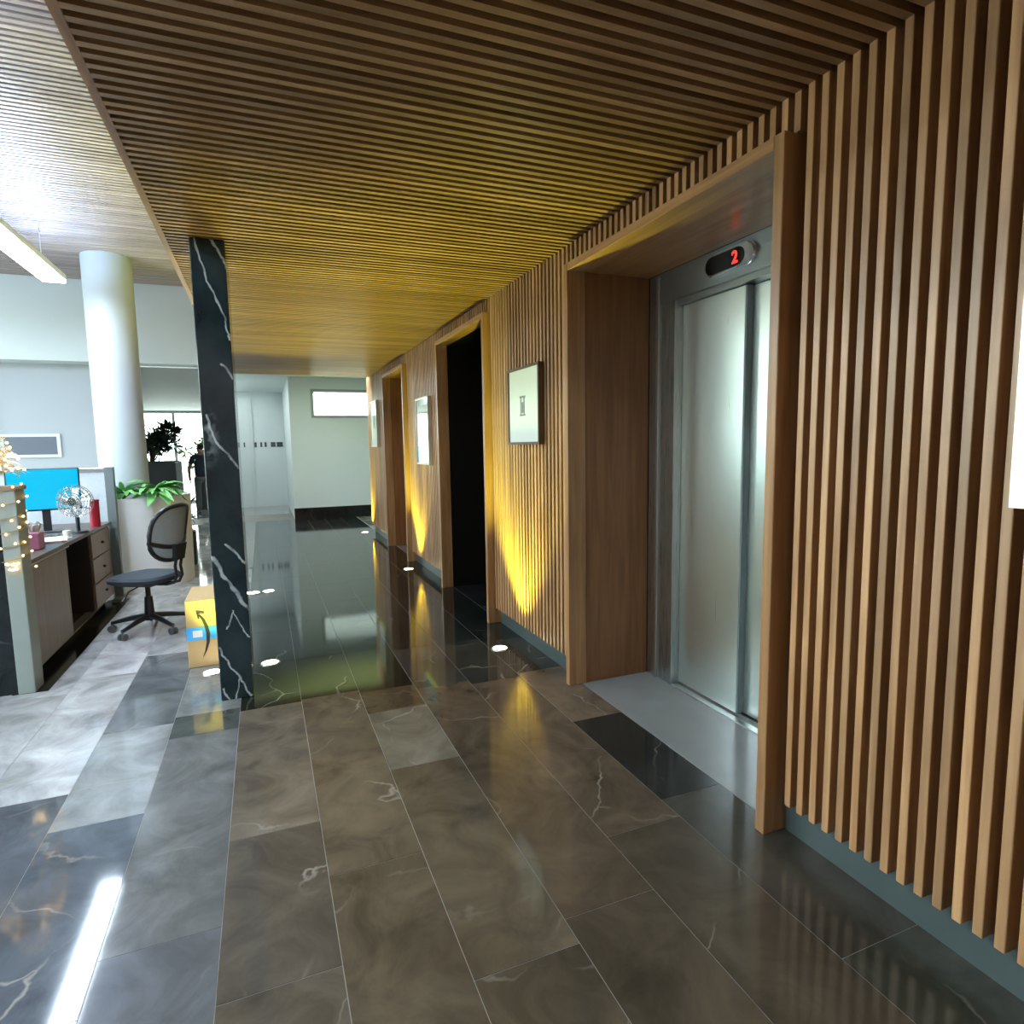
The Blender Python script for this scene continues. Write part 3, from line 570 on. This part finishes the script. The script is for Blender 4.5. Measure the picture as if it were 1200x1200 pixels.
obj('foot', B(-1.474, 7.02, 0, -1.395, 7.164, 0.03), M['frame_grey'], pt)

# ---- on the desk
ZT = 0.806
mo = thing('monitor', (-1.78, 6.45, ZT), 'monitor with a bright cyan-blue screen on the desk', 'monitor', rz=math.radians(14))
obj('screen_case', B(-0.26, -0.012, 0.19, 0.26, 0.03, 0.56, 0.006), M['black'], mo, world=False); obj('screen', B(-0.248, -0.0145, 0.205, 0.248, -0.0125, 0.548), M['screen'], mo, world=False)
obj('stand_neck', B(-0.03, 0.015, 0.012, 0.03, 0.05, 0.25), M['black'], mo, world=False); obj('stand_foot', B(-0.12, -0.08, 0.0, 0.12, 0.10, 0.012, 0.004), M['black'], mo, world=False)
fn = thing('desk_fan', (-1.515, 6.22, ZT), 'small round metal desk fan in front of the cyan screen', 'fan', rz=math.radians(-12))
obj('base', cyl(cyl(bmesh.new(), (0, 0.02, 0), 0.085, 0.02, 24, 0.075), (0, 0.03, 0.02), 0.016, 0.13, 12), M['black'], fn, world=False, smooth=True)
cg = bmesh.new(); zc = 0.275
def ring_pts(r, y, n=28): return [(r * math.cos(2 * PI * k / n), y, zc + r * math.sin(2 * PI * k / n)) for k in range(n)]
for r, y in ((0.135, 0.0), (0.135, 0.04), (0.115, -0.022), (0.095, -0.03), (0.075, -0.035), (0.055, -0.038), (0.115, 0.06), (0.08, 0.07)): tube(cg, ring_pts(r, y), 0.0028, 5, True)
for k in range(12):
    a = 2 * PI * k / 12; c, s = math.cos(a), math.sin(a)
    tube(cg, [(0.035 * c, -0.038, zc + 0.035 * s), (0.095 * c, -0.03, zc + 0.095 * s), (0.135 * c, 0.0, zc + 0.135 * s), (0.135 * c, 0.04, zc + 0.135 * s), (0.06 * c, 0.075, zc + 0.06 * s)], 0.0025, 4)
obj('cage', cg, M['chrome'], fn, world=False)
obj('hub', tube(bmesh.new(), [(0, -0.042, zc), (0, 0.10, zc)], 0.036, 16), M['chrome'], fn, world=False)
blade = mesh_of('blade', poly(bmesh.new(), [(0.02, 0.012, -0.02), (0.11, 0.004, -0.05), (0.118, 0.02, 0.03), (0.03, 0.03, 0.025)], (0, 0.003, 0)), M['alu'])
for k in range(4): inst('blade', blade, fn, (0, 0, zc), (0, k * PI / 2, 0))
rd = thing('red_canister', (-1.485, 6.72, ZT), 'tall red canister beside the desk fan', 'canister')
obj('canister', cyl(bmesh.new(), (0, 0, 0), 0.042, 0.24, 24), M['red'], rd, world=False, smooth=True); obj('rim', lathe(bmesh.new(), [(0.040, 0.236), (0.046, 0.238), (0.046, 0.25), (0.038, 0.25), (0.038, 0.236)], (0, 0, 0), 24), M['red'], rd, world=False, smooth=True)
pk = thing('pink_box', (-1.575, 5.36, ZT), 'pink box holding white tissue on the desk', 'box')
obj('box', B(-0.055, -0.06, 0, 0.055, 0.06, 0.125, 0.006), M['pink'], pk, world=False)
ts = bmesh.new(); rr = random.Random(5)
for k in range(7):
    a = rr.uniform(0, 6.28); c = Vector((0.03 * math.cos(a), 0.03 * math.sin(a), 0.127)); d = Vector((math.cos(a), math.sin(a), 0)); e = Vector((-d.y, d.x, 0))
    poly(ts, [c - e * .028, c + e * .028, c + e * .04 + d * .015 + Vector((0, 0, .05)), c + d * .01 + Vector((0, 0, .075)), c - e * .04 + d * .015 + Vector((0, 0, .045))], d * 0.002)
obj('tissue', ts, M['paper'], pk, world=False)
pp = thing('paper_stack', (-1.60, 5.80, ZT), 'loose stack of white papers beside the pink box', 'papers')
for k in range(4):
    o = obj('sheet', B(-0.105, -0.148, 0, 0.105, 0.148, 0.004), M['paper'], pp, world=False); o.location = (0.006 * k, -0.01 * k, 0.0042 * k); o.rotation_euler = (0, 0, 0.12 * k - 0.1)
ky = thing('keyboard', (-1.80, 6.05, ZT), 'black keyboard lying on the desk below the screen', 'keyboard', rz=0.2)
obj('tray', B(-0.20, -0.065, 0, 0.20, 0.065, 0.014, 0.004), M['black'], ky, world=False)
kb = bmesh.new()
for r in range(5):
    for c in range(14): box(kb, -0.19 + c * 0.0272, -0.056 + r * 0.0228, 0.0142, -0.167 + c * 0.0272, -0.037 + r * 0.0228, 0.019)
ko = obj('keys', kb, M['caster'], ky, world=False); ko['kind'] = 'stuff'
sm = thing('small_cup', (-1.535, 6.02, ZT), 'little white cup on the desk edge', 'cup')
obj('cup', lathe(bmesh.new(), [(0.0, 0.0), (0.024, 0.0), (0.030, 0.05), (0.027, 0.05), (0.021, 0.006), (0, 0.006)], (0, 0, 0), 18), M['paper'], sm, world=False, smooth=True)

# ---- small golden tree and fairy lights on the counter
tr = thing('christmas_tree', (-1.585, 4.66, 1.301), 'small golden christmas tree full of warm lights on the counter', 'tree')
obj('pot', cyl(bmesh.new(), (0, 0, 0), 0.055, 0.07, 16, 0.065), M['gold'], tr, world=False, smooth=True); obj('trunk', cyl(bmesh.new(), (0, 0, 0.07), 0.012, 0.36, 8), M['stem'], tr, world=False)
fb = bmesh.new(); rr = random.Random(11)
for k in range(1500):
    z = 0.08 + 0.40 * rr.random() ** 1.2; R = 0.20 * (1 - (z - 0.08) / 0.43) + 0.012; a = rr.uniform(0, 2 * PI); r0 = R * rr.uniform(0.25, 0.95)
    p = Vector((r0 * math.cos(a), r0 * math.sin(a), z)); d = Vector((math.cos(a + rr.uniform(-.8, .8)), math.sin(a + rr.uniform(-.8, .8)), rr.uniform(-.6, .5))).normalized() * 0.045; s = d.cross(Vector((0, 0, 1))).normalized() * 0.010
    vs = [fb.verts.new(q) for q in (p - s, p + s, p + d)]; fb.faces.new(vs)
to = obj('needles', fb, M['gold'], tr, world=False); to['kind'] = 'stuff'
bm_ = mesh_of('bulb', ball(bmesh.new(), (0, 0, 0), 0.0085, 6), M['bulb'])
for k in range(70):
    z = 0.09 + 0.38 * rr.random() ** 1.2; R = 0.20 * (1 - (z - 0.08) / 0.43) + 0.015; a = rr.uniform(0, 2 * PI); inst('bulb', bm_, tr, (R * math.cos(a), R * math.sin(a), z))
fl = thing('fairy_lights', (-1.45, 4.55, 0.80), 'string of warm fairy lights wound around the counter post', 'lights')
pts = []
for k in range(61):
    t = k / 60; ph = t * 2 * PI * 5.5; z = 1.30 - 0.47 * t
    pts.append((-1.45 + 0.058 * max(-1, min(1, 1.4 * math.cos(ph))), 4.64 - 0.093 * max(-1, min(1, 1.4 * math.sin(ph))), z))
obj('wire', tube(bmesh.new(), pts, 0.003, 5), M['wire'], fl)
bs = mesh_of('bulb', ball(bmesh.new(), (0, 0, 0), 0.007, 6), M['bulb'])
for k, p in enumerate(pts):
    if k % 2 == 0: inst('bulb', bs, fl, Vector(p) + Vector((rr.uniform(-.008, .012), rr.uniform(-.012, 0.0), rr.uniform(-.02, .02))) - fl.location)
for k in range(12): inst('bulb', bs, fl, Vector((-1.47 + 0.14 * rr.random(), 4.535, 0.79 + 0.06 * rr.random())) - fl.location)

# ---- swivel chair
ch = thing('swivel_chair', (-0.955, 5.80, 0), 'black swivel chair with a netted oval back, facing the desk', 'chair', rz=math.radians(152))
# local +x is the way the chair faces
lg = bmesh.new()
for k in range(5):
    a = 2 * PI * k / 5 + 0.25; c, s = math.cos(a), math.sin(a)
    l = obj('leg', tube(bmesh.new(), [(0.02 * c, 0.02 * s, 0.125), (0.16 * c, 0.16 * s, 0.105), (0.30 * c, 0.30 * s, 0.075)], [0.026, 0.021, 0.015], 8), M['black'], ch, world=False, smooth=True)
    cb = bmesh.new(); tx, ty = -s, c
    for q in (-1, 1): tube(cb, [(0.30 * c + q * tx * 0.008, 0.30 * s + q * ty * 0.008, 0.029), (0.30 * c + q * tx * 0.026, 0.30 * s + q * ty * 0.026, 0.029)], 0.028, 12)
    cyl(cb, (0.30 * c, 0.30 * s, 0.04), 0.008, 0.04, 8); obj('caster', cb, M['caster'], l, world=False, smooth=True)
lg.free()
obj('gas_column', cyl(cyl(bmesh.new(), (0, 0, 0.09), 0.042, 0.20, 16, 0.030), (0, 0, 0.29), 0.020, 0.12, 12), M['black'], ch, world=False, smooth=True)
st = bmesh.new(); n = 28
def srow(sc, z, dz): return [st.verts.new((0.02 + 0.25 * sc * math.copysign(abs(math.cos(t)) ** 0.7, math.cos(t)), 0.235 * sc * math.copysign(abs(math.sin(t)) ** 0.7, math.sin(t)), z + dz * (1 if math.cos(t) < 0.5 else 0.4 - 1.1 * (math.cos(t) - .5)))) for t in [2 * PI * k / n for k in range(n)]]
rows = [srow(0.80, 0.41, 0), srow(0.98, 0.43, 0), srow(1.0, 0.455, 0.004), srow(0.92, 0.472, 0.008), srow(0.5, 0.470, 0.004)]
for A_, B_ in zip(rows, rows[1:]):
    for k in range(n): st.faces.new((A_[k], A_[(k + 1) % n], B_[(k + 1) % n], B_[k]))
st.faces.new(rows[0][::-1]); st.faces.new(rows[-1])
obj('seat', st, M['black_fabric'], ch, world=False, smooth=True)
obj('seat_plate', B(-0.10, -0.09, 0.385, 0.12, 0.09, 0.412, 0.006), M['black'], ch, world=False)
obj('lever', tube(bmesh.new(), [(0.02, 0.05, 0.392), (0.04, 0.17, 0.365), (0.05, 0.235, 0.30)], [0.006, 0.006, 0.011], 8), M['black'], ch, world=False)
# back: wings wrap forward
def bk(u, v):
    """u across -1..1, v height; gives a point on the curved back"""
    y = 0.225 * u; lean = -0.06 - 0.10 * (v - 0.60) / 0.45
    return Vector((-0.215 + lean * 0.8 + 0.09 * u * u, y, v))
def loop(cv, hw, hh, n=32, pw=0.75, cu=0.0):
    return [bk(cu + hw * math.copysign(abs(math.cos(t)) ** pw, math.cos(t)), cv + hh * math.copysign(abs(math.sin(t)) ** pw, math.sin(t))) for t in [2 * PI * k / n for k in range(n)]]
obj('back_frame', tube(bmesh.new(), loop(0.83, 0.98, 0.225), 0.018, 8, True), M['black'], ch, world=False, smooth=True)
obj('cross_band', tube(bmesh.new(), [bk(u, 0.77 - 0.055 * (1 - u * u)) for u in [-0.98 + 1.96 * k / 14 for k in range(15)]], 0.019, 8), M['black'], ch, world=False, smooth=True)
nb = bmesh.new(); G = 14; grid = {}
for i in range(G + 1):
    for j in range(G + 1):
        a, b = -1 + 2 * i / G, -1 + 2 * j / G
        u_, v_ = a * math.sqrt(1 - b * b / 2.6), b * math.sqrt(1 - a * a / 2.6); grid[i, j] = nb.verts.new(bk(u_ * 1.0, 0.83 + v_ * 0.225))
for i in range(G):
    for j in range(G): nb.faces.new((grid[i, j], grid[i + 1, j], grid[i + 1, j + 1], grid[i, j + 1]))
obj('back_netting', nb, M['netting'], ch, world=False, smooth=True)
sp = bmesh.new(); poly(sp, [bk(-0.30, 0.74) + Vector((-.02, 0, 0)), bk(0.30, 0.74) + Vector((-.02, 0, 0)), bk(0.24, 0.605) + Vector((-.02, 0, 0)), bk(-0.24, 0.605) + Vector((-.02, 0, 0))], (-0.035, 0, 0)); obj('spine_block', sp, M['black'], ch, world=False)
for s in (-1, 1):
    obj('support_bar', tube(bmesh.new(), [(-0.305, s * 0.035, 0.64), (-0.285, s * 0.035, 0.55), (-0.295, s * 0.035, 0.47), (-0.265, s * 0.035, 0.415), (-0.20, s * 0.035, 0.40), (-0.08, s * 0.035, 0.40)], 0.012, 8), M['black'], ch, world=False, smooth=True)

# ---- curved planter around the round column, with leafy plants
pl = thing('curved_planter', (-1.50, 8.05, 0), 'large round white planter around the round column', 'planter')
obj('planter_wall', lathe(bmesh.new(), [(0.67, 0.0), (0.685, 0.99), (0.685, 1.0), (0.62, 1.0), (0.62, 0.93), (0.62, 0.0), (0.67, 0.0)], (-1.50, 8.05, 0), 64), M['planter'], pl, smooth=True)
obj('soil', lathe(bmesh.new(), [(0.30, 0.955), (0.619, 0.965), (0.619, 0.90), (0.30, 0.90), (0.30, 0.955)], (-1.50, 8.05, 0), 40), M['soil'], pl)
def leaf_mesh(L, Wd, droop, m, name='leaf', seg=5):
    bm = bmesh.new(); rows = []
    for i in range(seg + 1):
        t = i / seg; w = Wd * math.sin(PI * min(1, t * 0.93 + 0.07)) ** 0.8; x = L * t; z = L * (0.55 * t - droop * t * t)
        rows.append([bm.verts.new((x, -w, z + w * 0.25)), bm.verts.new((x, 0, z)), bm.verts.new((x, w, z + w * 0.25))])
    for A_, B_ in zip(rows, rows[1:]):
        for k in range(2): bm.faces.new((A_[k], A_[k + 1], B_[k + 1], B_[k]))
    return mesh_of(name, bm, m, True)
leaves = [leaf_mesh(0.36, 0.042, 0.75, M['leaf']), leaf_mesh(0.30, 0.05, 1.05, M['leaf']), leaf_mesh(0.26, 0.036, 0.35, M['leaf'])]
rr = random.Random(21)
def leafy(x, y, z, n, label, sc=1.0):
    p = thing('leafy_plant', (x, y, z), label, 'plant', 'green plants in the curved planter')
    obj('stem', cyl(bmesh.new(), (0, 0, -0.005), 0.012, 0.10 * sc, 8), M['stem'], p, world=False)
    for k in range(n):
        s = sc * rr.uniform(0.75, 1.15); inst('leaf', rr.choice(leaves), p, (0, 0, 0.02 + 0.09 * rr.random() * sc), (rr.uniform(-.3, .3), rr.uniform(-0.6, 0.0), math.atan2(y - 8.05, x + 1.46) + 4.2 * ((k + .5) / n - .5) + rr.uniform(-.2, .2)), (s, s, s))
leafy(-1.12, 7.66, 0.965, 34, 'bushy bright green plant at the right of the planter', 0.95)
leafy(-1.40, 7.58, 0.965, 34, 'green broad-leaved plant in the middle front of the planter', 0.8)
leafy(-1.66, 7.62, 0.965, 30, 'green plant at the left of the planter beside the partition', 0.75)
leafy(-1.02, 8.30, 0.965, 14, 'green plant behind the column on the right of the planter', 0.6)

# ---- dark shrub in a tall dark pot before the glazed front
def shrub(name, x, y, w, h, top, label, m, seed, n=420, spread=0.42, leafL=0.13, stems=9):
    p = thing(name, (x, y, 0), label, 'plant')
    pb = bmesh.new(); box(pb, x - w / 2, y - w / 2, 0, x + w / 2, y + w / 2, h, 0.015); obj('pot', pb, M['pot_dark'], p)
    obj('soil', B(x - w / 2 + .03, y - w / 2 + .03, h, x + w / 2 - .03, y + w / 2 - .03, h + 0.012), M['soil'], p)
    r = random.Random(seed); bm = bmesh.new(); tips = []
    for k in range(stems):
        a = r.uniform(0, 2 * PI); q = r.uniform(.3, 1) * spread; e = Vector((x + q * math.cos(a), y + q * math.sin(a) * .6, h + (top - h) * r.uniform(.25, .92)))
        tube(bm, [(x + .06 * math.cos(a), y + .06 * math.sin(a), h), (Vector((x, y, h)) + e) / 2 + Vector((0, 0, .05)), e], 0.010, 5); tips.append(e)
    obj('stems', bm, M['stem'], p)['kind'] = 'stuff'
    bm = bmesh.new()
    for k in range(n):
        e = r.choice(tips); d = Vector((r.gauss(0, 1), r.gauss(0, 1), r.gauss(.2, .8))).normalized(); c = e + d * r.uniform(0, .08); s = d.cross(Vector((r.random(), r.random(), 1))).normalized() * leafL * .13; L_ = d * leafL * r.uniform(.7, 1.3)
        vs = [bm.verts.new(q) for q in (c, c + L_ * .45 - s, c + L_, c + L_ * .45 + s)]; bm.faces.new(vs)
    obj('foliage', bm, m, p)['kind'] = 'stuff'
shrub('potted_shrub', -1.88, 12.6, 0.92, 1.30, 1.98, 'dark shrub in a tall dark square pot before the bright glazing', M['leaf_dark'], 4, n=1300, spread=0.52, leafL=0.17, stems=26)
shrub('potted_bush', -1.40, 17.4, 0.45, 0.75, 1.86, 'pale green bush in a pot behind the walking person', M['leaf_pale'], 9, n=800, spread=0.42, leafL=0.20, stems=18)
shrub('low_potted_plant', -0.98, 9.0, 0.20, 0.45, 0.86, 'low dark plant in a small pot behind the curved planter', M['leaf_dark'], 13, n=160, spread=0.09, leafL=0.09)

# ---- wall fittings
hp = thing('wall_hatch', (-2.72, 9.5, 1.45), 'dark grey rectangular pane in a white frame on the reception wall', 'panel')
obj('pane', B(-2.98, 9.485, 1.475, -2.43, 9.499, 1.70), M['plaque'], hp)
obj('frame', box(box(box(B(-3.02, 9.475, 1.44, -2.39, 9.499, 1.474), -3.02, 9.475, 1.701, -2.39, 9.499, 1.735), -3.02, 9.475, 1.475, -2.981, 9.499, 1.70), -2.429, 9.475, 1.475, -2.39, 9.499, 1.70), M['white'], hp)
SW = [(-0.42, 0.035, 'faint narrow switch plate left of the white door edging'), (-0.155, 0.05, 'narrow black switch plate just right of the white door edging'), (-0.02, 0.045, 'left of the two middle switch plates'), (0.085, 0.05, 'right of the two middle switch plates'), (0.27, 0.115, 'wide switch plate left of the rightmost one'), (0.43, 0.15, 'rightmost wide switch plate near the wall corner')]
for x, w, lab in SW:
    s = thing('switch_plate', (x, 17.2, 1.55), lab, 'switch', 'switch plates on the white passage wall')
    obj('plate', B(x - w / 2, 17.185, 1.55, x + w / 2, 17.1995, 1.67, 0.002), M['switch'], s)
    nk = 3 if w > .1 else 1
    for k in range(nk):
        c = x - w / 2 + w * (k + .5) / nk; obj('rocker', B(c - 0.011, 17.181, 1.585, c + 0.011, 17.1849, 1.635), M['caster'], s)

# ---- person walking in the passage
pe = thing('person', (-1.31, 15.6, 0), 'person in navy top and grey trousers walking away toward the bright glazing', 'person', rz=0.1)
def skinned(name, verts, edges, radii, m, root=0, sub=2):
    bm = bmesh.new(); lay = bm.verts.layers.skin.verify(); vs = []
    for k, (v, r) in enumerate(zip(verts, radii)):
        q = bm.verts.new(v); q[lay].radius = r if isinstance(r, tuple) else (r, r); q[lay].use_root = (k == root); vs.append(q)
    for a, b in edges: bm.edges.new((vs[a], vs[b]))
    me = bpy.data.meshes.new(name); bm.to_mesh(me); bm.free(); me.materials.append(m)
    o = bpy.data.objects.new(name, me); COL.objects.link(o); o.modifiers.new('skin', 'SKIN').use_smooth_shade = True
    ss = o.modifiers.new('subdivision', 'SUBSURF'); ss.levels = sub; ss.render_levels = sub
    dg = bpy.context.evaluated_depsgraph_get(); me2 = bpy.data.meshes.new_from_object(o.evaluated_get(dg)); o.modifiers.clear(); o.data = me2
    me2.materials.clear(); me2.materials.append(m); o.parent = pe
    return o
bodyV = [(0, 0, 0.90), (0, 0.01, 1.08), (0, 0, 1.26), (0, -0.005, 1.37), (0, 0.0, 1.44), (0, 0.02, 1.53),
         (0.09, 0, 0.84), (0.10, -0.07, 0.47), (0.105, -0.03, 0.08), (0.105, 0.09, 0.035), (-0.09, 0, 0.84), (-0.095, 0.09, 0.47), (-0.10, 0.16, 0.09), (-0.10, 0.28, 0.05),
         (0.17, 0, 1.33), (0.235, -0.03, 1.07), (0.235, 0.08, 0.86), (0.23, 0.11, 0.79), (-0.17, 0, 1.33), (-0.255, 0.02, 1.07), (-0.25, 0.13, 0.87), (-0.245, 0.16, 0.80)]
bodyE = [(0, 1), (1, 2), (2, 3), (3, 4), (4, 5), (0, 6), (6, 7), (7, 8), (8, 9), (0, 10), (10, 11), (11, 12), (12, 13), (3, 14), (14, 15), (15, 16), (16, 17), (3, 18), (18, 19), (19, 20), (20, 21)]
bodyR = [(.13, .09), (.115, .085), (.135, .09), (.07, .06), .05, (.075, .09), .075, .052, .036, .034, .075, .052, .036, .034, .052, .038, .028, .03, .052, .038, .028, .03]
skinned('body', bodyV, bodyE, bodyR, M['skin'])
skinned('shirt', [(0, 0, 0.82)] + [bodyV[i] for i in (1, 2, 3)] + [(0.165, 0, 1.335), (0.215, -0.02, 1.17), (-0.165, 0, 1.335), (-0.225, 0.01, 1.17)], [(0, 1), (1, 2), (2, 3), (3, 4), (4, 5), (3, 6), (6, 7)], [(.185, .14), (.15, .11), (.15, .105), (.085, .075), .065, .056, .065, .056], M['shirt'])
skinned('trousers', [(0, 0, 0.93)] + [bodyV[i] for i in (6, 7, 8, 10, 11, 12)], [(0, 1), (1, 2), (2, 3), (0, 4), (4, 5), (5, 6)], [(.145, .105), .092, .072, .062, .092, .072, .062], M['trousers'])
skinned('hair', [(0, -0.02, 1.50), (0, 0.0, 1.58), (0, 0.02, 1.61)], [(0, 1), (1, 2)], [(.06, .05), (.088, .10), (.06, .07)], M['hair'])
for (a, b) in ((8, 9), (12, 13)):
    p, q = Vector(bodyV[a]), Vector(bodyV[b]); skinned('shoe', [(p.x, p.y - .03, q.z + .005), (p.x, p.y + .07, q.z), (p.x, q.y + .06, q.z - .004)], [(0, 1), (1, 2)], [(.042, .04), (.046, .038), (.038, .03)], M['shoe'], sub=1)
hb = bmesh.new()
for s in (1, -1):
    w = Vector(bodyV[17 if s > 0 else 21])
    for k in range(4): tube(hb, [w + Vector((0.0 * s, -.025 + .017 * k, -.015)), w + Vector((-.004 * s, -.024 + .017 * k + .006, -.06 - .004 * (k in (1, 2)))), w + Vector((-.018 * s, -.02 + .017 * k + .012, -.095))], [.009, .008, .006], 6)
    tube(hb, [w + Vector((-.01 * s, .025, -.005)), w + Vector((-.018 * s, .048, -.035)), w + Vector((-.022 * s, .052, -.06))], [.010, .009, .007], 6)
obj('fingers', hb, M['skin'], pe, world=False)
fb = bmesh.new(); ball(fb, (0, 0.105, 1.535), 0.014, 6, (1, 1.2, 1.4))
for s in (-1, 1): ball(fb, (s * 0.078, 0.015, 1.535), 0.018, 6, (.4, .8, 1.3)); ball(fb, (s * 0.03, 0.098, 1.56), 0.010, 6)
ball(fb, (0, 0.10, 1.49), 0.018, 6, (1.3, .5, .4)); obj('face', fb, M['skin'], pe, world=False)
